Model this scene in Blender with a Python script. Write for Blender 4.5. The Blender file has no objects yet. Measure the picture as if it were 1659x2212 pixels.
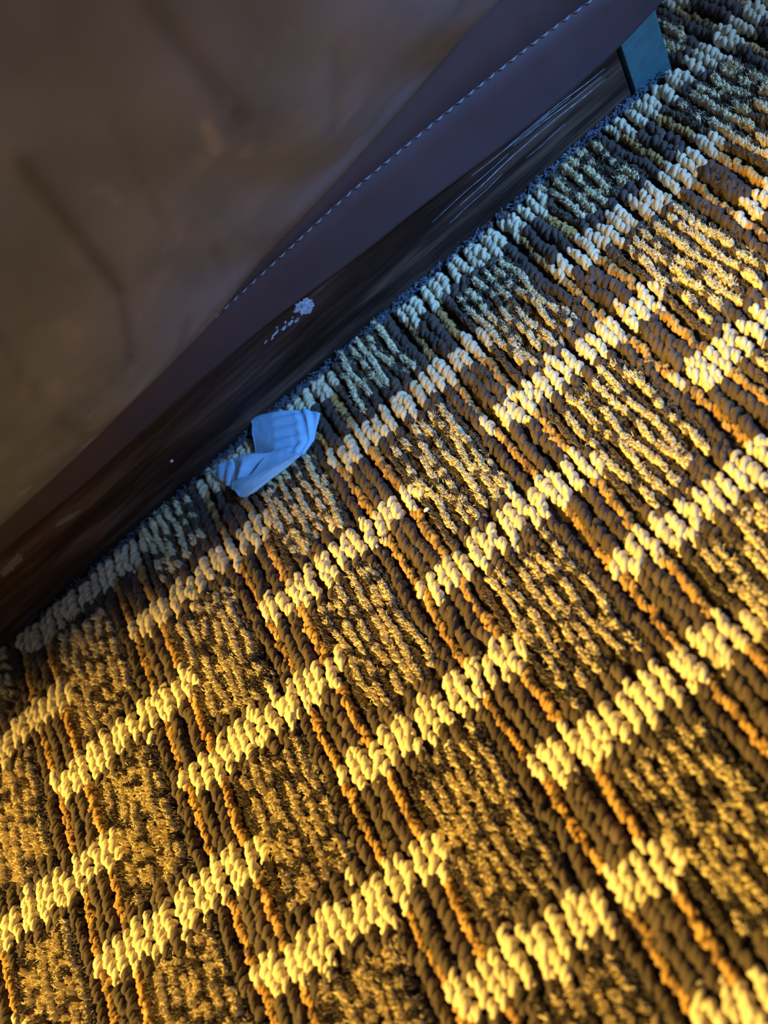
import bpy, math, random
import numpy as np
from mathutils import Matrix, Vector

# ------------------------------------------------------------------ camera, world, lights
P = 0.055                      # one pattern period of the carpet, in metres
ZO = 0.09                      # pile height (periods): the pile top is the reference plane
scene = bpy.context.scene
col = scene.collection
rng = np.random.default_rng(11)
random.seed(5)

def W(x, y, z=0.0):
    return Vector((x * P, y * P, (z + ZO) * P))

R = ((0.76204, -0.43705, -0.47779), (-0.63259, -0.66006, -0.40515), (-0.13830, 0.61099, -0.77947))
CAM = (1.64894, -2.21971, 4.54307)
cd = bpy.data.cameras.new('camera'); cam = bpy.data.objects.new('camera', cd); col.objects.link(cam)
rx, ry, rz = Vector(R[0]), -Vector(R[1]), -Vector(R[2])
m = Matrix(((rx.x, ry.x, rz.x), (rx.y, ry.y, rz.y), (rx.z, ry.z, rz.z))).to_4x4()
m.translation = W(*CAM)
cam.matrix_world = m
cd.sensor_fit = 'HORIZONTAL'; cd.sensor_width = 36.0; cd.lens = 36.0 * 1900 / 1659
cd.clip_start = 0.005; cd.clip_end = 20
cd.dof.use_dof = True; cd.dof.focus_distance = 5.8 * P; cd.dof.aperture_fstop = (cd.lens / 1000) / 0.0046
scene.camera = cam

wd = bpy.data.worlds.new('world'); scene.world = wd; wd.use_nodes = True
bg = wd.node_tree.nodes['Background']
bg.inputs[0].default_value = (0.50, 0.49, 0.60, 1); bg.inputs[1].default_value = 0.26

def spot(name, pos, target, color, power, size, cone, blend):
    ld = bpy.data.lights.new(name, 'SPOT'); ld.color = color; ld.energy = power
    ld.shadow_soft_size = size * P; ld.spot_size = math.radians(cone); ld.spot_blend = blend
    o = bpy.data.objects.new(name, ld); col.objects.link(o)
    o.location = W(*pos)
    o.rotation_euler = (W(*target) - W(*pos)).to_track_quat('-Z', 'Y').to_euler()
    return o
# warm lamp to the left behind the photographer, blue screen-like light from the far right
spot('warm_lamp', (-17.0, -1.6, 20.0), (0.2, -0.8, 0.0), (1.0, 0.63, 0.105), 325.0, 2.6, 46, 0.9)
spot('blue_lamp', (15.5, -11.5, 12.0), (3.1, 2.1, 0.2), (0.16, 0.44, 1.0), 135.0, 1.4, 14.0, 1.0)

scene.view_settings.view_transform = 'Standard'; scene.view_settings.look = 'None'
scene.view_settings.gamma = 1.0; scene.view_settings.use_curve_mapping = False
scene.view_settings.exposure = 0.0

# ------------------------------------------------------------------ materials
class Mat:
    def __init__(s, name, rough=0.8, spec=0.3):
        s.m = bpy.data.materials.new(name); s.m.use_nodes = True
        s.n = s.m.node_tree.nodes; s.l = s.m.node_tree.links
        s.b = s.n['Principled BSDF']; s.b.inputs['Roughness'].default_value = rough
        s.b.inputs['Specular IOR Level'].default_value = spec
    def node(s, t, **kw):
        n = s.n.new(t)
        for k, v in kw.items(): setattr(n, k, v)
        return n
    def link(s, a, b): s.l.new(a, b)
    def coord(s, scale=(1, 1, 1), loc=(0, 0, 0)):
        t = s.node('ShaderNodeTexCoord'); mp = s.node('ShaderNodeMapping')
        mp.inputs['Scale'].default_value = scale; mp.inputs['Location'].default_value = loc
        s.link(t.outputs['Object'], mp.inputs['Vector']); return mp.outputs['Vector']
    def noise(s, vec, scale, detail=3.0, rough=0.55):
        n = s.node('ShaderNodeTexNoise'); n.inputs['Scale'].default_value = scale
        n.inputs['Detail'].default_value = detail; n.inputs['Roughness'].default_value = rough
        s.link(vec, n.inputs['Vector']); return n.outputs['Fac']
    def ramp(s, fac, stops):
        r = s.node('ShaderNodeValToRGB'); e = r.color_ramp.elements
        while len(e) < len(stops): e.new(0.5)
        for k, (p, c) in enumerate(stops):
            e[k].position = p; e[k].color = (*c, 1)
        s.link(fac, r.inputs['Fac']); return r.outputs['Color']
    def mix(s, fac, a, b, mode='MIX'):
        x = s.node('ShaderNodeMix', data_type='RGBA', blend_type=mode)
        if isinstance(fac, float): x.inputs[0].default_value = fac
        else: s.link(fac, x.inputs[0])
        for i, v in ((6, a), (7, b)):
            if isinstance(v, tuple): x.inputs[i].default_value = (*v, 1)
            else: s.link(v, x.inputs[i])
        return x.outputs[2]
    def math(s, op, a, b=0.0, clamp=False):
        x = s.node('ShaderNodeMath', operation=op, use_clamp=clamp)
        for i, v in ((0, a), (1, b)):
            if isinstance(v, (int, float)): x.inputs[i].default_value = v
            else: s.link(v, x.inputs[i])
        return x.outputs[0]
    def color(s, c):
        if isinstance(c, tuple): s.b.inputs['Base Color'].default_value = (*c, 1)
        else: s.link(c, s.b.inputs['Base Color'])
    def bump(s, h, strength=0.4, dist=0.0003):
        b = s.node('ShaderNodeBump'); b.inputs['Strength'].default_value = strength
        b.inputs['Distance'].default_value = dist
        s.link(h, b.inputs['Height']); s.link(b.outputs['Normal'], s.b.inputs['Normal'])

def yarn(name, dark, mid, light, sheen=0.25, rough=0.75):
    """yarn whose colour varies from loop to loop (attribute tint) and along its fibres"""
    M = Mat(name, rough, 0.25)
    a = M.node('ShaderNodeAttribute', attribute_name='tint')
    v = M.coord(); n = M.noise(v, 1500, 2.0)
    f = M.math('ADD', M.math('MULTIPLY', a.outputs['Fac'], 0.75), M.math('MULTIPLY', n, 0.25))
    M.color(M.ramp(f, [(0.1, dark), (0.5, mid), (0.9, light)]))
    M.bump(M.noise(v, 3200, 2.0), 0.5, 0.00015)
    M.b.inputs['Sheen Weight'].default_value = sheen
    M.b.inputs['Sheen Roughness'].default_value = 0.5
    return M.m
M_CREAM = yarn('cream_yarn', (0.32, 0.265, 0.165), (0.57, 0.485, 0.32), (0.74, 0.65, 0.45))
M_BROWN = yarn('dark_brown_yarn', (0.036, 0.025, 0.020), (0.066, 0.046, 0.037), (0.115, 0.082, 0.064), 0.08)
M_GOLD = yarn('gold_yarn', (0.10, 0.055, 0.025), (0.38, 0.215, 0.06), (0.60, 0.37, 0.13), 0.15)
M_CUT = yarn('cut_pile_yarn', (0.040, 0.026, 0.020), (0.14, 0.095, 0.056), (0.95, 0.80, 0.48), 0.3)

def backing():
    M = Mat('carpet_backing', 0.95, 0.1)
    M.color(M.ramp(M.noise(M.coord(), 600), [(0.3, (0.012, 0.009, 0.008)), (0.7, (0.035, 0.026, 0.022))]))
    return M.m
M_BACK = backing()

def leather(name, base, light, shade_wear=1.0):
    M = Mat(name, 0.55, 0.35)
    v = M.coord()
    big = M.noise(v, 34, 3.0); fine = M.noise(v, 190, 3.0)
    c = M.ramp(big, [(0.3, base), (0.72, light)])
    # long soft creases, their shade painted in as darker streaks
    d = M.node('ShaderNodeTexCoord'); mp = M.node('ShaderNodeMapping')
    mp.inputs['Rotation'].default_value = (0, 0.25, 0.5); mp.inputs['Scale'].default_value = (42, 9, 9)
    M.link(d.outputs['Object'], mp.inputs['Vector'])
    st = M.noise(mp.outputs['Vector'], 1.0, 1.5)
    c = M.mix(M.math('MULTIPLY', M.ramp(st, [(0.30, (1, 1, 1)), (0.42, (0, 0, 0))]), 0.45 * shade_wear), c, tuple(x * 0.45 for x in base))
    sc = M.ramp(M.noise(v, 75, 1.0), [(0.68, (0, 0, 0)), (0.76, (1, 1, 1))])
    c = M.mix(M.math('MULTIPLY', sc, 0.35 * shade_wear), c, tuple(min(1, x * 2.3) for x in light))
    # shade of the creases painted dark, scuffs worn pale (attributes of the cover mesh)
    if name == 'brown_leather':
        a = M.node('ShaderNodeAttribute', attribute_name='crease_shade'); b_ = M.node('ShaderNodeAttribute', attribute_name='scuff')
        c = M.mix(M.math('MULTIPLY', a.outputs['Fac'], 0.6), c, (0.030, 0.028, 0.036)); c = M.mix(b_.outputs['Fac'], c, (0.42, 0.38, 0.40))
    M.color(c)
    M.bump(M.math('ADD', M.math('MULTIPLY', fine, 0.5), M.noise(v, 1400, 2.0)), 0.25, 0.0002)
    return M.m
M_LEATHER = leather('brown_leather', (0.122, 0.142, 0.200), (0.190, 0.215, 0.300), 0.5)
M_HEM = leather('brown_leather_hem', (0.042, 0.031, 0.040), (0.056, 0.041, 0.052), 0.3)
def plain(name, c, rough, spec=0.4):
    M = Mat(name, rough, spec); v = M.coord()
    M.color(M.ramp(M.noise(v, 300), [(0.3, tuple(x * 0.85 for x in c)), (0.7, tuple(min(1, x * 1.12) for x in c))]))
    return M.m
M_THREAD = plain('grey_thread', (0.20, 0.20, 0.24), 0.7)
M_FOOT = plain('teal_grey_plastic', (0.048, 0.125, 0.145), 0.5)
M_GAP_SHADE = plain('gap_shade_black', (0.006, 0.006, 0.007), 0.9, 0.1)  # near-black colour paints the shade inside the gap
M_CHIP = Mat('bare_filler_blue_lit', 0.8); M_CHIP.color(M_CHIP.ramp(M_CHIP.noise(M_CHIP.coord(), 900), [(0.3, (0.10, 0.15, 0.21)), (0.7, (0.40, 0.50, 0.62))])); M_CHIP = M_CHIP.m  # chipped filler, with the blue light painted into its colour
M_METAL = plain('bright_metal', (0.8, 0.8, 0.82), 0.2, 0.8)
M_LINT = plain('blue_grey_lint', (0.12, 0.16, 0.23), 0.9)

def wood():
    M = Mat('dark_walnut_laminate', 0.45, 0.30)
    v = M.coord((14, 60, 190)); v2 = M.coord((50, 200, 900))
    c = M.ramp(M.noise(v, 1.0, 4.0), [(0.34, (0.014, 0.007, 0.006)), (0.5, (0.034, 0.020, 0.016)), (0.66, (0.095, 0.060, 0.045))])
    g = M.ramp(M.noise(v2, 1.0, 3.0), [(0.35, (0.35, 0.35, 0.35)), (0.6, (1, 1, 1))])
    c = M.mix(0.75, c, g, 'MULTIPLY')
    M.color(c)
    M.bump(M.noise(v2, 1.0, 3.0), 0.25, 0.0002)
    return M.m
M_WOOD = wood()

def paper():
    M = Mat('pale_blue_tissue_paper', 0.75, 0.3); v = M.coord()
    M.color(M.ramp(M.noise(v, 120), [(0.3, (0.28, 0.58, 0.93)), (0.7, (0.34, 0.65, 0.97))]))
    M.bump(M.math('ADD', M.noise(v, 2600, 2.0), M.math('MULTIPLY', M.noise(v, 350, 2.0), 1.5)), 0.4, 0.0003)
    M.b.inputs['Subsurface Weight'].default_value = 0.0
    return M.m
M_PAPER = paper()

# ------------------------------------------------------------------ mesh helpers
def mesh(name, V, F, mat, parent=None, smooth=True, tint=None, world=False):
    """V (n,3) in period units, F list/array of tris or quads"""
    V = np.asarray(V, dtype=np.float32).reshape(-1, 3).copy()
    if not world:
        V[:, 2] += ZO; V *= P
    me = bpy.data.meshes.new(name)
    if isinstance(F, np.ndarray):
        k = F.shape[1]; n = len(F)
        me.vertices.add(len(V)); me.vertices.foreach_set('co', V.ravel())
        me.loops.add(n * k); me.loops.foreach_set('vertex_index', F.ravel().astype(np.int32))
        me.polygons.add(n)
        me.polygons.foreach_set('loop_start', np.arange(0, n * k, k, dtype=np.int32))
        try: me.polygons.foreach_set('loop_total', np.full(n, k, dtype=np.int32))
        except Exception: pass
        me.update(calc_edges=True)
    else:
        me.from_pydata([tuple(map(float, v)) for v in V], [], F); me.update()
    if smooth: me.polygons.foreach_set('use_smooth', np.ones(len(me.polygons), dtype=bool))
    if tint is not None:
        at = me.attributes.new('tint', 'FLOAT', 'POINT'); at.data.foreach_set('value', np.asarray(tint, dtype=np.float32))
    me.materials.append(mat)
    o = bpy.data.objects.new(name, me); col.objects.link(o)
    if parent is not None: o.parent = parent
    return o

def tag(o, label=None, cat=None, group=None, kind=None):
    for k, v in (('label', label), ('category', cat), ('group', group), ('kind', kind)):
        if v: o[k] = v
    return o

def box(x0, x1, y0, y1, z0, z1, b=0.0):
    """box with bevelled edges (as a convex hull of inset corners)"""
    import bmesh
    bm = bmesh.new()
    vs = [bm.verts.new((x, y, z)) for x in (x0, x1) for y in (y0, y1) for z in (z0, z1)]
    for f in ((0, 1, 3, 2), (4, 6, 7, 5), (0, 4, 5, 1), (2, 3, 7, 6), (0, 2, 6, 4), (1, 5, 7, 3)):
        bm.faces.new([vs[i] for i in f])
    if b: bmesh.ops.bevel(bm, geom=list(bm.edges), offset=b, segments=2, profile=0.6, affect='EDGES')
    bm.verts.index_update()
    V = [tuple(v.co) for v in bm.verts]; F = [[v.index for v in f.verts] for f in bm.faces]
    bm.free(); return V, F

def tubes(paths, radii, sides):
    """paths (T,S,3), radii (T,S): closed-end tubes; returns V, quads"""
    T, S, _ = paths.shape
    tan = np.gradient(paths, axis=1); tan /= np.linalg.norm(tan, axis=2, keepdims=True) + 1e-9
    ref = np.zeros_like(tan); ref[..., 0] = 1.0
    alt = np.abs(tan[..., 0]) > 0.9; ref[alt] = (0, 0, 1)
    n1 = np.cross(tan, ref); n1 /= np.linalg.norm(n1, axis=2, keepdims=True) + 1e-9
    n2 = np.cross(tan, n1)
    a = np.arange(sides) * 2 * np.pi / sides
    V = paths[:, :, None, :] + radii[:, :, None, None] * (np.cos(a)[None, None, :, None] * n1[:, :, None, :] + np.sin(a)[None, None, :, None] * n2[:, :, None, :])
    s, k = np.meshgrid(np.arange(S - 1), np.arange(sides), indexing='ij'); s = s.ravel(); k = k.ravel(); k2 = (k + 1) % sides
    f = np.stack([s * sides + k, s * sides + k2, (s + 1) * sides + k2, (s + 1) * sides + k], axis=1)
    F = (f[None] + (np.arange(T) * S * sides)[:, None, None]).reshape(-1, 4)
    return V.reshape(-1, 3), F

# ------------------------------------------------------------------ carpet
WY = 2.8265                    # the plinth's front face
VP = 1.3270                    # pattern period across (away from the wall)
C = 1.0 / 12                   # tufting gauge
FX1 = 4.37                     # right-hand end of the furniture
X0, X1, Y0, Y1 = -5.6, 7.4, -4.4, 5.2
# what the camera sees, with a margin: full detail there, fewer facets outside
VIEW = np.array([(-3.08, .13), (-2.43, 2.8), (4.74, 3.35), (5.05, 2.64), (4.9, 1.2), (1.0, -2.09)])
def near_view(x, y, margin):
    cx, cy = VIEW.mean(0); inside = np.ones(len(x), bool)
    for i in range(len(VIEW)):
        a = VIEW[i]; b = VIEW[(i + 1) % len(VIEW)]; d = b - a; n = np.array([-d[1], d[0]]) / np.hypot(*d)
        if (np.array([cx, cy]) - a) @ n < 0: n = -n
        inside &= ((x - a[0]) * n[0] + (y - a[1]) * n[1]) > -margin
    return inside

groups = {}                    # name key -> list of loop/tuft records
def rec(key, kind, x, y, **kw): groups.setdefault(key, []).append((kind, x, y, kw))

for k in range(math.floor(X0), math.ceil(X1)):
    for j in range(12):
        xc = k + j * C
        if not X0 <= xc <= X1: continue
        ph = random.uniform(0, 6.28); ph2 = random.uniform(0, 6.28)
        fine = j in (0, 9)
        pitch = VP / (30 if fine else 19)
        y = Y0 + random.uniform(0, pitch)
        rungoff = random.gauss(0, 0.018)
        lastn = None
        while y < Y1:
            if y > WY - 0.03 and xc < FX1 + 0.04:
                break
            L = -y / (VP / 2)
            n = round(L)
            def d_to(par, slope=0.0):
                q = 2 * round((L - par) / 2) + par
                return q, (L - q) * (VP / 2)
            x = xc + 0.014 * math.sin(y * 2.6 + ph) + 0.006 * math.sin(y * 9 + ph2)
            seg = None; half = 0.118
            if j in (9, 10, 11, 0):
                # every half period: end of one band, start of the next
                q = n; dv = (L - q) * (VP / 2)
                if j == 0:
                    seg = (k if (q - k) % 2 == 0 else k - 1, q)
                else:
                    seg = (k if (q - k) % 2 == 0 else k + 1, q)
                if j == 9 and (q - k) % 2 != 0: half = 0.045; dv += 0.05
            else:
                q, dv = d_to(k % 2)
                seg = (k, q)
                if j == 1:
                    q2, dv2 = d_to((k + 1) % 2)
                    if abs(dv2) < 0.09: dv, seg, half = dv2, (k - 1, q2), 0.085
            # rungs stagger a little from column to column
            h = math.sin((seg[0] * 37.7 + seg[1] * 91.3 + j * 12.99)) * 43758.5; h -= math.floor(h)
            dv += (h - 0.5) * 0.05
            s = random.gauss(0, 1)
            if abs(dv) < half:
                edge = 1 - 0.22 * (abs(dv) / half) ** 2
                rec(('cream', seg), 'loop', x + 0.006 * s, y, r=0.0176 * edge * random.uniform(0.9, 1.1), h=0.098 * edge, t=random.gauss(0.55, 0.13), w=1.0)
                y += VP / 19 * random.uniform(0.93, 1.07); continue
            if j in (0, 9):
                gold = random.random() > (0.08 if j == 0 else 0.38)
                rec(('gold', k, j, math.floor(L + 0.0)), 'loop', x + 0.003 * s, y, r=0.0142 if j == 0 else 0.0125, h=(0.076 if j == 0 else 0.064) + 0.005 * s,
                    t=random.gauss(0.5 if gold else 0.12, 0.13), w=0.75)
            elif j in (10, 11):
                rec(('brown',), 'loop', x + 0.004 * s, y, r=0.0195, h=0.092 + 0.006 * s, t=random.gauss(0.5, 0.16), w=1.0)
            elif j == 8:
                rec(('brown',), 'loop', x + 0.004 * s, y, r=0.0165, h=0.080 + 0.007 * s, t=random.gauss(0.42, 0.16), w=1.0)
            elif j == 1:
                if abs(dv) < 0.22: rec(('brown',), 'loop', x, y, r=0.0175, h=0.084, t=random.gauss(0.45, 0.15), w=1.0)
                else: rec(('cut', k, round((L - k % 2 - 1) / 2)), 'cut', x, y, h=0.080 + 0.004 * s, t=0.30, n=1)
            else:
                if abs(dv) < 0.190 + 0.05 * random.random():
                    if random.random() < 0.07: rec(('brown',), 'loop', x + 0.02 * s, y, r=0.016, h=0.088, t=1.6, w=0.9)
                    else: rec(('brown',), 'loop', x + 0.005 * s, y, r=0.0185, h=0.085 + 0.006 * s, t=random.gauss(0.48, 0.16), w=1.0)
                else:
                    pk = ('cut', k, round((L - k % 2 - 1) / 2))
                    u = random.random(); t = 0.92 if u < 0.80 else 0.3
                    sx = 0.010 * math.sin(y * 14 + j * 2.1)
                    rec(pk, 'cut', x - 0.016 + sx, y, h=0.090 + 0.006 * s, t=t, n=1)
                    rec(pk, 'cut', x + 0.030 + sx, y + 0.02 * s, h=0.060 + 0.006 * s, t=0.25 if random.random() < 0.90 else 0.85, n=0)
                    y += VP / 24 * random.uniform(0.85, 1.15); continue
            y += pitch * random.uniform(0.92, 1.08)

floor_V, floor_F = box(X0 - 0.3, X1 + 0.3, Y0 - 0.3, Y1 + 0.3, -ZO - 0.06, -ZO + 0.012)
floor = mesh('floor', floor_V, floor_F, M_BACK, smooth=False); floor['kind'] = 'structure'

def build_loops(recs, hi):
    N = len(recs)
    x = np.array([r[1] for r in recs]); y = np.array([r[2] for r in recs])
    rr = np.array([r[3]['r'] for r in recs]); hh = np.array([r[3]['h'] for r in recs])
    tt = np.array([r[3]['t'] for r in recs]); ww = np.array([r[3]['w'] for r in recs])
    # stray cream loops within the brown rows keep their own tint > 1
    S, sides, plies = (11, 6, 2) if hi else (5, 4, 1)
    t = np.linspace(0, 1, S)[None, :]
    span = (0.036 * (ww ** 2))[:, None] * rng.uniform(0.9, 1.15, (N, 1))
    slant = rng.normal(0.010, 0.007, (N, 1)); lean = rng.normal(0, 0.010, (N, 1))
    top = (hh - rr * 2.1)[:, None]
    cy = y[:, None] + span * np.cos(np.pi * t) * (1 + 0.25 * np.sin(np.pi * t))
    cz = -ZO + top * (np.sin(np.pi * t) ** 0.55)
    cx = x[:, None] + slant * np.cos(np.pi * t) * 1.2 + lean * np.sin(np.pi * t)
    c = np.stack([cx, cy, cz], axis=2)
    tan = np.gradient(c, axis=1); tan /= np.linalg.norm(tan, axis=2, keepdims=True)
    n1 = np.zeros_like(tan); n1[..., 0] = 1.0
    n1 -= (n1 * tan).sum(2, keepdims=True) * tan; n1 /= np.linalg.norm(n1, axis=2, keepdims=True)
    n2 = np.cross(tan, n1)
    ph = rng.uniform(0, 2 * np.pi, (N, 1)); turns = rng.normal(1.35, 0.12, (N, 1))
    Vs = []; Fs = []; Ts = []; off = 0
    for k in range(plies):
        a = ph + 2 * np.pi * (turns * t + k / 2)
        o = rr[:, None, None] * 0.98 * (np.cos(a)[..., None] * n1 + np.sin(a)[..., None] * n2) if plies > 1 else 0
        rad = np.repeat(rr[:, None] * (1.08 if plies > 1 else 1.75), S, axis=1) * (1 + 0.10 * rng.normal(0, 1, (N, S)) * (plies > 1))
        V, F = tubes(c + o, rad, sides)
        Vs.append(V); Fs.append(F + off); off += len(V)
        Ts.append(np.repeat(tt + rng.normal(0, 0.05, N), S * sides))
    return np.concatenate(Vs), np.concatenate(Fs), np.concatenate(Ts)

def build_cut(recs, hi):
    N = len(recs); nf = 11 if hi else 3; S = 4 if hi else 3; sides = 4 if hi else 3
    x = np.array([r[1] for r in recs]); y = np.array([r[2] for r in recs])
    hh = np.array([r[3]['h'] for r in recs]); tt = np.array([r[3]['t'] for r in recs])
    x = np.repeat(x, nf); y = np.repeat(y, nf); hh = np.repeat(hh, nf); tt = np.repeat(tt, nf)
    n = len(x); t = np.linspace(0, 1, S)[None, :]
    az = rng.uniform(0, 2 * np.pi, n); sp = np.abs(rng.normal(0, 1, n)).clip(0, 2.4)
    bx = rng.normal(0, 0.0075, n); by = rng.normal(0, 0.014, n)
    h = hh * (1.03 - 0.16 * sp / 2 + rng.normal(0, 0.05, n))
    dx = np.cos(az) * sp * 0.0070; dy = np.sin(az) * sp * 0.0150
    px = (x + bx)[:, None] + dx[:, None] * t ** 1.3 + (rng.normal(0, .0022, (n, S)) * t)
    py = (y + by)[:, None] + dy[:, None] * t ** 1.3 + (rng.normal(0, .0022, (n, S)) * t)
    pz = -ZO + h[:, None] * t
    w = 0.0132 if hi else 0.022
    rad = w * rng.uniform(0.75, 1.25, (n, 1)) * np.array([0.9, 1.0, 0.98, 0.60] if S == 4 else [0.9, 1.0, 0.4])[None, :]
    V, F = tubes(np.stack([px, py, pz], axis=2), rad, sides)
    Vs = [V]; Fs = [F]; Ts = [np.repeat(tt + rng.normal(0, 0.12, n), S * sides)]
    if hi:                      # loose fine fibres that make the fuzz
        nz = 6
        x2 = np.repeat(np.array([r[1] for r in recs]), nz); y2 = np.repeat(np.array([r[2] for r in recs]), nz)
        h2 = np.repeat(np.array([r[3]['h'] for r in recs]), nz); t2 = np.repeat(np.array([r[3]['t'] for r in recs]), nz)
        n = len(x2); az = rng.uniform(0, 2 * np.pi, n); sp = rng.uniform(0.008, 0.030, n)
        b = np.stack([x2 + rng.normal(0, .012, n), y2 + rng.normal(0, .015, n)], 1)
        d = np.stack([np.cos(az) * sp, np.sin(az) * sp], 1)
        zz = -ZO + h2 * rng.uniform(0.8, 0.95, n)
        p0 = np.c_[b, zz]; p1 = np.c_[b + d * .5, zz + rng.uniform(.008, .022, n)]; p2 = np.c_[b + d, zz + rng.uniform(-.004, .026, n)]
        V2, F2 = tubes(np.stack([p0, p1, p2], 1), np.array([0.0022, 0.0018, 0.0006])[None, :] * np.ones((n, 1)), 3)
        Fs.append(F2 + len(V)); Vs.append(V2); Ts.append(np.repeat(t2 + 0.05, 9))
    return np.concatenate(Vs), np.concatenate(Fs), np.concatenate(Ts)

NAMES = {'cream': ('cream_loop_band', M_CREAM), 'gold': ('gold_loop_row', M_GOLD), 'brown': ('brown_loop_pile', M_BROWN), 'cut': ('cut_pile_patch', M_CUT)}
merged = {}
for key, rs in groups.items():
    xs = np.array([r[1] for r in rs]); ys = np.array([r[2] for r in rs])
    if key[0] == 'gold': key2 = ('gold', key[1], key[2])
    elif not near_view(xs, ys, 0.05).any() and key[0] in ('cream', 'cut'): key2 = (key[0], 'outside')
    else: key2 = key
    merged.setdefault(key2, []).extend(rs)
stray = [r for r in merged[('brown',)] if r[3]['t'] > 1.2]
merged[('brown',)] = [r for r in merged[('brown',)] if r[3]['t'] <= 1.2]
for r in stray: r[3]['t'] = 0.6
merged[('cream', 'stray')] = stray
for key, rs in merged.items():
    xs = np.array([r[1] for r in rs]); ys = np.array([r[2] for r in rs])
    hi = near_view(xs, ys, 0.45)
    V = []; F = []; T = []; off = 0
    fn = build_cut if key[0] == 'cut' else build_loops
    for flag in (True, False):
        sub = [r for r, q in zip(rs, hi) if q == flag]
        if not sub: continue
        v, f, t = fn(sub, flag); V.append(v); F.append(f + off); T.append(t); off += len(v)
    name, mat = NAMES[key[0]]
    if key == ('cream', 'stray'): name = 'cream_loop_scatter'
    o = mesh(name, np.concatenate(V), np.concatenate(F), mat, floor, tint=np.concatenate(T).clip(0, 1))
    o['kind'] = 'stuff'

# ------------------------------------------------------------------ upholstered furniture
sofa = bpy.data.objects.new('leather_sofa', None); col.objects.link(sofa); sofa.location = (0, 0, 0)
tag(sofa, 'dark brown leather sofa base with stitched hem above scuffed wooden plinth', 'sofa')

def itp(x, xs, ys): return float(np.interp(x, xs, ys))
def sm(a, b, x):
    t = min(1, max(0, (x - a) / (b - a))); return t * t * (3 - 2 * t)
EX = [-8, -1.63, -.76, .24, 1.04, 1.82, 2.33, 3.10, 3.58, 4.03, 4.37]
EZ = [.72, .685, .64, .66, .622, .534, .50, .417, .388, .40, .45]
SX = [-8, -1, .81, 1.22, 1.98, 2.56, 2.99, 3.48, 3.96, 4.40]
SZ = [.99, .97, .951, .956, .971, .941, .915, .878, .819, .78]
FXs = [-8, -.6, .76, 1.27, 1.87, 2.55, 3.38, 4.4]
FZ = [.86, .88, .95, 1.06, 1.10, 1.18, 1.32, 1.50]
def smooth_itp(x, xs, ys, w=0.22):
    return sum(itp(x + d * w, xs, ys) for d in (-1, -.5, 0, .5, 1)) / 5
def o_edge(x): return 0.07 + 0.05 * sm(0, 3.5, x)
def o_st(x): return 0.10 + 0.05 * sm(0, 3.5, x)
def edge(x): return (WY - o_edge(x), smooth_itp(x, EX, EZ, .12) + 0.79 * o_edge(x))
def stitch(x): return (WY - o_st(x), smooth_itp(x, SX, SZ) + 0.76 * o_st(x))
def fold(x): return (WY - 0.17, smooth_itp(x, FXs, FZ) + 0.74 * 0.17)

XL, XR = -7.0, FX1
nx = 300
xs = np.linspace(XL, XR, nx)
# hem band: front sheet from inside the fold down to the lower edge, turned back under
def hem_profile(x):
    fy, fz = fold(x); sy, sz = stitch(x); ey, ez = edge(x)
    pts = [(fy + 0.06, fz + 0.35), (fy + 0.02, fz + 0.05), ((fy + sy) / 2, (fz + sz) / 2) if fz > sz + .02 else (sy, sz + .02)]
    pts += [(sy - 0.004, sz + 0.018), (sy + 0.010, sz + 0.004), (sy + 0.010, sz - 0.004), (sy - 0.006, sz - 0.02)]
    for q in (.25, .5, .75, .95): pts.append((sy + (ey - sy) * q - 0.012 * math.sin(math.pi * q), sz + (ez - sz) * q))
    pts += [(ey - 0.004, ez), (ey + 0.012, ez - 0.012), (ey + 0.032, ez), (ey + 0.036, ez + 0.12), (ey + 0.05, fz + 0.35)]
    return pts
def sweep(profile, cap=True, wob=None):
    rows = []
    for x in xs:
        pr = profile(x); rows.append([(x, p[0], p[1]) for p in pr])
    V = np.array(rows); n = V.shape[1]
    if wob: V = wob(V)
    F = []
    for i in range(nx - 1):
        for j in range(n):
            a = i * n + j; b = i * n + (j + 1) % n
            F.append((a, b, b + n, a + n))
    if cap: F += [tuple(range(n))[::-1], tuple((nx - 1) * n + j for j in range(n))]
    return V.reshape(-1, 3), F
V, F = sweep(hem_profile)
hem = mesh('hem', V, F, M_HEM, sofa)

def wrinkle(x, s):
    a = 0.030 * math.sin(1.7 * x + 2.1 * s + 0.6) + 0.022 * math.sin(3.9 * x - 1.9 * s + 2.0) + 0.010 * math.sin(8.3 * x + 3.7 * s)
    return a - 0.025 * mark(CREASES, x, s)
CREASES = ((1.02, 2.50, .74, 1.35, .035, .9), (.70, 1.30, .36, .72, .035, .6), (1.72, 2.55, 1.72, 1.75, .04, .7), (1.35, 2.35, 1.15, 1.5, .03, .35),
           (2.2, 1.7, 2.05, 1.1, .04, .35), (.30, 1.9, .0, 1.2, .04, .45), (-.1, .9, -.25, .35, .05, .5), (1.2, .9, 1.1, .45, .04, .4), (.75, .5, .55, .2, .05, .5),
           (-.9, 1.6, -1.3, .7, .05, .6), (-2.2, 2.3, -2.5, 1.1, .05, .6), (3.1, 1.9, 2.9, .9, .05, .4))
SCUFFS = ((1.60, 1.94, 1.56, 1.68, .030, .55), (1.49, 1.73, 1.47, 1.66, .040, .22), (1.17, 1.36, 1.12, 1.30, .035, .25), (.48, 1.56, .44, 1.42, .05, .14), (.12, 1.22, .09, 1.15, .04, .22),
          (.96, 1.15, .84, 1.12, .04, .14), (.2, 1.5, .0, 1.3, .03, .15), (1.95, 1.5, 1.92, 1.45, .02, .2), (.3, .95, .2, .85, .03, .12), (-.3, .8, -.4, .7, .04, .12))
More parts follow.
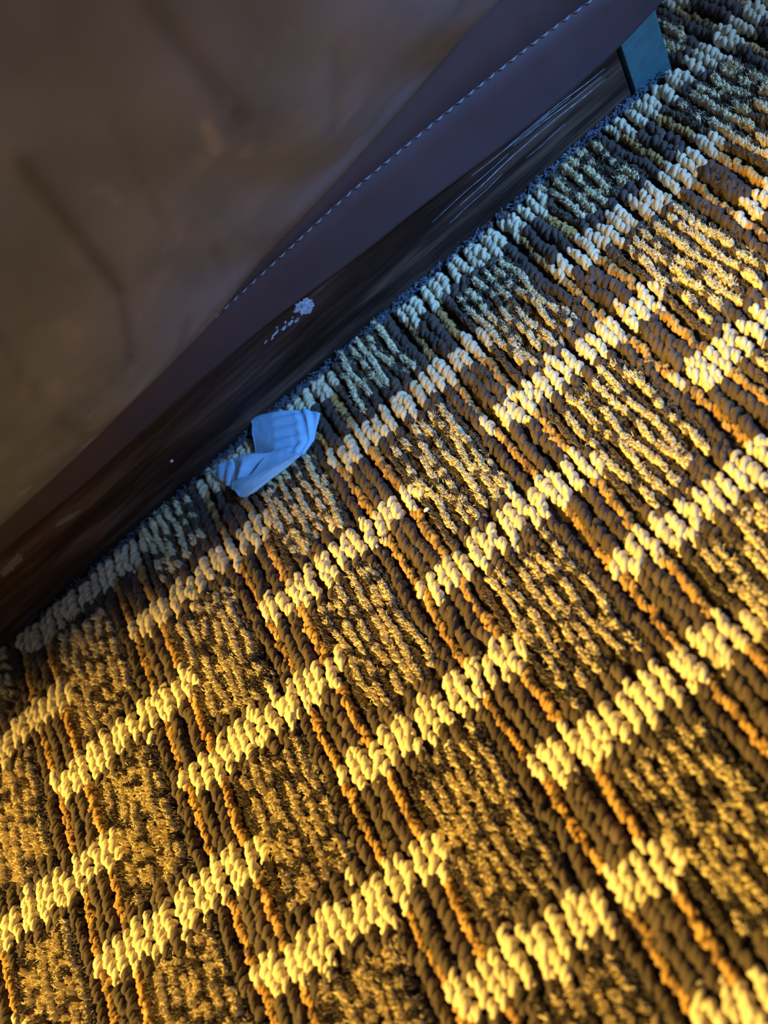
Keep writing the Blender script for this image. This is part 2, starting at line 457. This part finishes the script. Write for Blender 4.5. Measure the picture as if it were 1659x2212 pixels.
def mark(tab, x, s):
    a = 0.0
    for (x0, s0, x1, s1, w, d) in tab:
        L2 = (x1 - x0) ** 2 + (s1 - s0) ** 2
        t = min(1, max(0, ((x - x0) * (x1 - x0) + (s - s0) * (s1 - s0)) / L2))
        r = math.hypot(x - x0 - t * (x1 - x0), s - s0 - t * (s1 - s0))
        a = max(a, d * math.exp(-(r / w) ** 2))
    return a
def panel_profile(x):
    fy, fz = fold(x)
    # rolled lip just above the hem, then the flared side that leans out towards the room
    ry, rz = fy - 0.05, fz + 0.03
    k = sm(-1.0, 4.4, x)
    ty, tz = 1.15 - 0.060 * (x + 2.6), 3.75  # unseen top rim slanted to shape the edge of the warm shadow
    pts = [(fy + 0.05, fz + 0.12), (fy + 0.01, fz + 0.01), (fy - 0.03, fz - 0.002)]
    N = 64
    for i in range(N + 1):
        q = i / N
        y = ry + (ty - ry) * q; z = rz + (tz - rz) * q
        bul = 0.16 * math.sin(math.pi * q) + 0.05 * (1 - math.exp(-q * 14))
        ny, nz = -(tz - rz), (ty - ry); L = math.hypot(ny, nz); ny /= L; nz /= L
        w = wrinkle(x, q * 3.0) * sm(0, .12, q)
        pts.append((y + ny * (bul + w), z + nz * (bul + w)))
    pts += [(ty - .10, tz + .25), (ty - .02, tz + .42), (ty + .25, tz + .52), (ty + .8, tz + .55), (WY + 3.2, tz + .5), (WY + 3.3, tz + .3), (WY + 3.3, 1.2), (WY + 3.1, 1.1), (fy + .3, fz + .2)]
    return pts
V, F = sweep(panel_profile)
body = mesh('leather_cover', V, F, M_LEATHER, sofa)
npro = len(V) // nx
for nm_, tab in (('crease_shade', CREASES), ('scuff', SCUFFS)):
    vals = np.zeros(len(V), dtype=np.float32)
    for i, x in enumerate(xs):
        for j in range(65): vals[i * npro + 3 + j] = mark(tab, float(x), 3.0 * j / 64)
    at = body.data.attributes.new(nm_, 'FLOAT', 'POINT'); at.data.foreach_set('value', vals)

# plinth board with a recess and the coloured corner foot
V, F = box(XL + .1, 4.018, WY, WY + 0.16, -ZO, 0.98, 0.006)
plinth = mesh('plinth', V, F, M_WOOD, sofa, smooth=False)
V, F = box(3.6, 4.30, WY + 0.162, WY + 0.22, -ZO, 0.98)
mesh('gap_shade_board', V, F, M_GAP_SHADE, sofa, smooth=False)  # black board added to stand for the shadow between plinth and foot
V, F = box(4.052, 4.352, WY - 0.012, WY + 0.158, -ZO, 0.98, 0.008)
foot = mesh('corner_foot', V, F, M_FOOT, sofa, smooth=False); foot['label'] = 'smooth teal grey corner foot'
V, F = box(XL + .1, 4.30, WY + 3.0, WY + 3.16, -ZO, 1.3, 0.006)
mesh('rear_plinth', V, F, M_WOOD, sofa, smooth=False)
V, F = box(4.19, 4.35, WY + 0.165, WY + 2.99, -ZO, 0.98, 0.006)
mesh('side_plinth', V, F, M_WOOD, sofa, smooth=False)

# stitches of the hem seam, one by one, sharing one mesh
def stitch_mesh():
    S = 6; t = np.linspace(-1, 1, S)[None, :]
    path = np.stack([0.029 * t, 0 * t, 0 * t], axis=2) + np.stack([0 * t, 0.012 * t ** 2, 0 * t], axis=2)
    rad = np.array([[0.002, 0.006, 0.0075, 0.0075, 0.006, 0.002]])
    return tubes(path, rad, 6)
sv, sf = stitch_mesh()
st0 = None
x = -1.5
while x < 4.33:
    sy, sz = stitch(x); sy2, sz2 = stitch(x + .02)
    if st0 is None:
        sv2 = np.array(sv, dtype=float); sv2[:, 2] -= ZO
        st0 = mesh('stitch', sv2, sf, M_THREAD, sofa); o = st0
    else:
        o = st0.copy(); col.objects.link(o); o.parent = sofa
    o.location = W(x, sy - 0.006, sz)
    o.rotation_euler = (0, -math.atan2(sz2 - sz, .02) + random.gauss(0, .06), 0)
    x += 0.0825 * random.uniform(0.94, 1.06)

# marks on the plinth: bare filler where the finish has chipped off, long light scratches, a nail head
def chip(pts, name='paint_chip', t=0.006, mat=None):
    n = len(pts); V = []
    cx = sum(p[0] for p in pts) / n; cz = sum(p[1] for p in pts) / n
    for (a, b) in pts: V.append((a, WY + 0.002, b))
    for (a, b) in pts: V.append((cx + (a - cx) * .9, WY - t, cz + (b - cz) * .9))
    F = [(i, (i + 1) % n, n + (i + 1) % n, n + i) for i in range(n)] + [tuple(n + i for i in range(n))]
    return mesh(name, V, F, mat or M_CHIP, sofa, smooth=False)
def blob(cx, cz, a, b, rot, n=26, jag=0.18):
    out = []; r = random.Random(int(cx * 100) + 7)
    for i in range(n):
        an = 2 * math.pi * i / n; q = 1 + r.gauss(0, jag)
        u, v = a * math.cos(an) * q, b * math.sin(an) * q
        out.append((cx + u * math.cos(rot) - v * math.sin(rot), cz + u * math.sin(rot) + v * math.cos(rot)))
    return out
chip(blob(1.28, .515, .080, .060, -.5, n=34, jag=.16))
for cx, cz, a, b in ((1.17, .475, .022, .010), (1.12, .495, .030, .012), (1.06, .50, .020, .012), (1.10, .53, .012, .007), (1.00, .515, .026, .010), (.95, .50, .014, .006), (1.03, .545, .010, .005), (.90, .515, .018, .005), (1.20, .545, .010, .008), (1.16, .52, .008, .006)):
    chip(blob(cx, cz, a, b, .1, n=14, jag=.25))
M_SMEAR = plain('dull_grey_smear', (0.12, 0.12, 0.11), 0.8)
chip(blob(-1.11, .51, .11, .026, -.15, jag=.16), 'paint_smear', mat=M_SMEAR); chip(blob(-1.68, .53, .13, .045, .1, jag=.12), 'paint_smear', mat=M_SMEAR)
M_SCR = plain('scratch', (0.30, 0.36, 0.48), 0.6)
def scratch(x0, z0, x1, z1, w):
    n = 24; V = []; 
    for i in range(n + 1):
        q = i / n; x = x0 + (x1 - x0) * q; z = z0 + (z1 - z0) * q + 0.003 * math.sin(9 * q + x0 * 7)
        ww = w * (math.sin(math.pi * q) ** .5) * random.uniform(.2, 1) * 1.1 + 0.0004
        V += [(x, WY + .001, z - ww), (x, WY - 0.0015, z), (x, WY + .001, z + ww)]
    F = []
    for i in range(n):
        a = i * 3; F += [(a, a + 3, a + 4, a + 1), (a + 1, a + 4, a + 5, a + 2)]
    mesh('scratch', V, F, M_SCR, sofa)
for s in ((3.90, .335, 3.30, .385, .005), (3.86, .30, 3.10, .362, .0045), (3.88, .262, 3.25, .298, .006), (3.42, .37, 2.75, .40, .003),
          (3.30, .30, 2.58, .275, .006), (3.05, .335, 2.35, .33, .003), (2.95, .23, 2.45, .215, .003), (3.6, .345, 2.9, .39, .0025), (3.5, .20, 3.15, .195, .002)):
    scratch(*s)
V, F = tubes(np.array([[(-.26, WY + .01, .26), (-.26, WY - .006, .26), (-.26, WY - .010, .26)]]), np.array([[.012, .012, .002]]), 10)
mesh('nail_head', V, F, M_METAL, sofa)

# ------------------------------------------------------------------ torn paper by the plinth
Fd = np.array(R); Cc = np.array(CAM)
def pt(px, py, z):              # a measured point of the paper, at height z
    d = Fd.T @ np.array([(px - 829.5) / 1900, (py - 1106) / 1900, 1.0]); t = (z - Cc[2]) / d[2]
    return Cc + d * t
def patch(rows, nu, nv, disp, thick=0.006):
    """rows: list of polylines of control points (px,py,z); resampled to a sheet"""
    ctl = np.array([[pt(*p) for p in r] for r in rows]); a, b, _ = ctl.shape
    U = np.linspace(0, a - 1, nu); Vv = np.linspace(0, b - 1, nv)
    g = np.zeros((nu, nv, 3))
    for i, u in enumerate(U):
        i0 = min(int(u), a - 2); fu = u - i0
        row = ctl[i0] * (1 - fu) + ctl[i0 + 1] * fu
        for j, v in enumerate(Vv):
            j0 = min(int(v), b - 2); fv = v - j0
            g[i, j] = row[j0] * (1 - fv) + row[j0 + 1] * fv
    for i in range(nu):
        for j in range(nv): g[i, j, 2] += disp(i / (nu - 1), j / (nv - 1))
    lo = g.copy(); lo[..., 2] -= thick
    V = np.concatenate([g.reshape(-1, 3), lo.reshape(-1, 3)]); n = nu * nv; F = []
    for i in range(nu - 1):
        for j in range(nv - 1):
            q = (i * nv + j, (i + 1) * nv + j, (i + 1) * nv + j + 1, i * nv + j + 1)
            F += [q, tuple(x + n for x in q[::-1])]
    for i in range(nu - 1):
        for j in (0, nv - 1): F.append((i * nv + j, (i + 1) * nv + j, (i + 1) * nv + j + n, i * nv + j + n))
    for j in range(nv - 1):
        for i in (0, nu - 1): F.append((i * nv + j, i * nv + j + 1, i * nv + j + 1 + n, i * nv + j + n))
    return V, F
rg = random.Random(3)
def ridges(u, v):               # embossed creases on the right two thirds of the rear sheet
    a = 0
    if .38 < v < .78: a += 0.011 * math.sin(u * 26 + v * 5) * math.sin(math.pi * (v - .38) / .4)
    if v >= .6: a += 0.014 * math.sin(v * 34 - u * 6) * math.sin(math.pi * min(1, (v - .6) / .4)) * (1 - .4 * u)
    return a + rg.gauss(0, .0012)
rear = patch([[(540, 906, .03), (560, 897, .05), (590, 890, .08), (630, 886, .08), (660, 883, .07), (691, 892, .06)],
              [(545, 915, .05), (563, 912, .07), (590, 908, .09), (632, 905, .09), (662, 905, .08), (687, 910, .05)],
              [(545, 938, .06), (567, 936, .08), (592, 934, .10), (630, 932, .09), (662, 932, .08), (682, 930, .04)],
              [(550, 960, .05), (570, 958, .08), (594, 956, .10), (630, 955, .09), (660, 953, .07), (679, 949, .03)],
              [(552, 978, .03), (573, 982, .05), (592, 979, .10), (615, 980, .10), (638, 983, .09), (656, 982, .06)]], 30, 44, ridges)
paperroot = bpy.data.objects.new('crumpled_paper', None); col.objects.link(paperroot)
paperroot.location = W(0.35, 2.55, 0)
tag(paperroot, 'torn folded scrap of pale blue paper on carpet against the plinth', 'paper')
inv = Matrix.Translation(-paperroot.location)
front = patch([[(592, 973, .115), (606, 974, .115), (622, 976, .11), (640, 978, .10), (651, 980, .08)],
               [(572, 990, .13), (592, 993, .13), (612, 994, .12), (632, 993, .11), (648, 984, .085)],
               [(541, 1026, .14), (562, 1021, .135), (590, 1014, .125), (612, 1006, .11), (628, 1002, .09)],
               [(504, 1040, .12), (530, 1042, .13), (560, 1036, .125), (583, 1028, .11), (600, 1025, .09)],
               [(500, 1056, .08), (508, 1060, .10), (516, 1072, .10), (530, 1076, .10), (552, 1061, .09)]], 26, 22, lambda u, v: rg.gauss(0, .0015) + .004 * math.sin(9 * u + 7 * v))
left = patch([[(500, 991, .09), (520, 984, .12), (545, 979, .12), (568, 980, .10), (592, 976, .08)],
              [(506, 1003, .07), (524, 999, .13), (546, 996, .10), (566, 992, .08), (584, 984, .08)],
              [(507, 1018, .06), (520, 1008, .12), (538, 1010, .08), (556, 1005, .06), (572, 996, .07)],
              [(502, 1040, .06), (512, 1036, .10), (524, 1033, .09), (538, 1028, .07), (546, 1022, .06)]], 18, 22, lambda u, v: rg.gauss(0, .0015))
tail = patch([[(444, 1015, .02), (462, 1016, .04), (470, 1004, .06), (484, 997, .07), (500, 991, .09)],
              [(458, 1019, .02), (466, 1021, .04), (478, 1012, .06), (490, 1008, .07), (506, 1005, .07)],
              [(463, 1026, .02), (470, 1030, .03), (480, 1026, .05), (491, 1024, .06), (506, 1022, .06)],
              [(470, 1036, .01), (478, 1038, .02), (486, 1042, .03), (492, 1050, .03), (501, 1046, .04)]], 18, 20, lambda u, v: rg.gauss(0, .002) + .006 * math.sin(14 * v + 5 * u))
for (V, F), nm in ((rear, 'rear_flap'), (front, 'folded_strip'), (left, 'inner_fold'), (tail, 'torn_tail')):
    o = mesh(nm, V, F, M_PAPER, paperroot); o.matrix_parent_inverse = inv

# ------------------------------------------------------------------ small debris
def speck(px, py, z, r, name, label, cat):
    c = pt(px, py, z); th = [i * math.pi / 4 for i in range(8)]
    V = [(c[0] + r * 1.3 * math.cos(a), c[1] + r * .8 * math.sin(a), c[2] - .004) for a in th] + [(c[0] + r * math.cos(a), c[1] + r * .6 * math.sin(a), c[2] + .008) for a in th] + [(c[0], c[1], c[2] + .011)]
    F = [(i, (i + 1) % 8, 8 + (i + 1) % 8, 8 + i) for i in range(8)] + [(8 + i, 8 + (i + 1) % 8, 16) for i in range(8)] + [tuple(range(8))[::-1]]
    tag(mesh(name, V, F, M_PAPER), label, cat)
M_PAPER = plain('white_fleck', (0.9, 0.9, 0.9), 0.6)
speck(921, 1101, .01, .017, 'paper_speck', 'tiny bright white speck on brown pile right of the torn blue paper', 'speck')

def fibre(pts, r, name, label):
    c = np.array([pt(*p) for p in pts]); n = 16
    t = np.linspace(0, len(c) - 1, n); path = np.array([[np.interp(q, range(len(c)), c[:, k]) for k in range(3)] for q in t])
    V, F = tubes(path[None], np.full((1, n), r), 5)
    tag(mesh(name, V, F, M_LINT), label, 'lint')
fibre([(1540, 638, .03), (1555, 655, .06), (1568, 675, .05), (1577, 697, .02)], .0022, 'lint_fibre', 'fine pale hair lying on cut pile at right')

# fluff gathered along the foot of the plinth
n = 1800
u = rng.uniform(-2.2, 4.3, n); dens = 0.35 + 0.65 * (np.sin(u * 3.1) * np.sin(u * 1.3 + 1) > -.2)
u = u[rng.uniform(0, 1, n) < dens * np.clip((u + 3) / 4, .2, 1)]; n = len(u)
b = np.stack([u, WY - rng.uniform(0.012, 0.075, n), rng.uniform(-0.03, 0.0, n)], 1)
az = rng.uniform(0, 6.28, n); sp = rng.uniform(.01, .03, n)
p1 = b + np.stack([np.cos(az) * sp, -np.abs(np.sin(az)) * sp * .5, rng.uniform(.01, .03, n)], 1)
p2 = p1 + np.stack([np.cos(az + 1) * sp, np.sin(az + 1) * sp * .4, rng.uniform(-.01, .02, n)], 1)
p1[:, 1] = np.minimum(p1[:, 1], WY - .006); p2[:, 1] = np.minimum(p2[:, 1], WY - .006)
V, F = tubes(np.stack([b, p1, p2], 1), np.array([.0045, .004, .001])[None] * np.ones((n, 1)), 3)
o = mesh('carpet_edge_fluff', V, F, M_LINT, floor); o['kind'] = 'stuff'
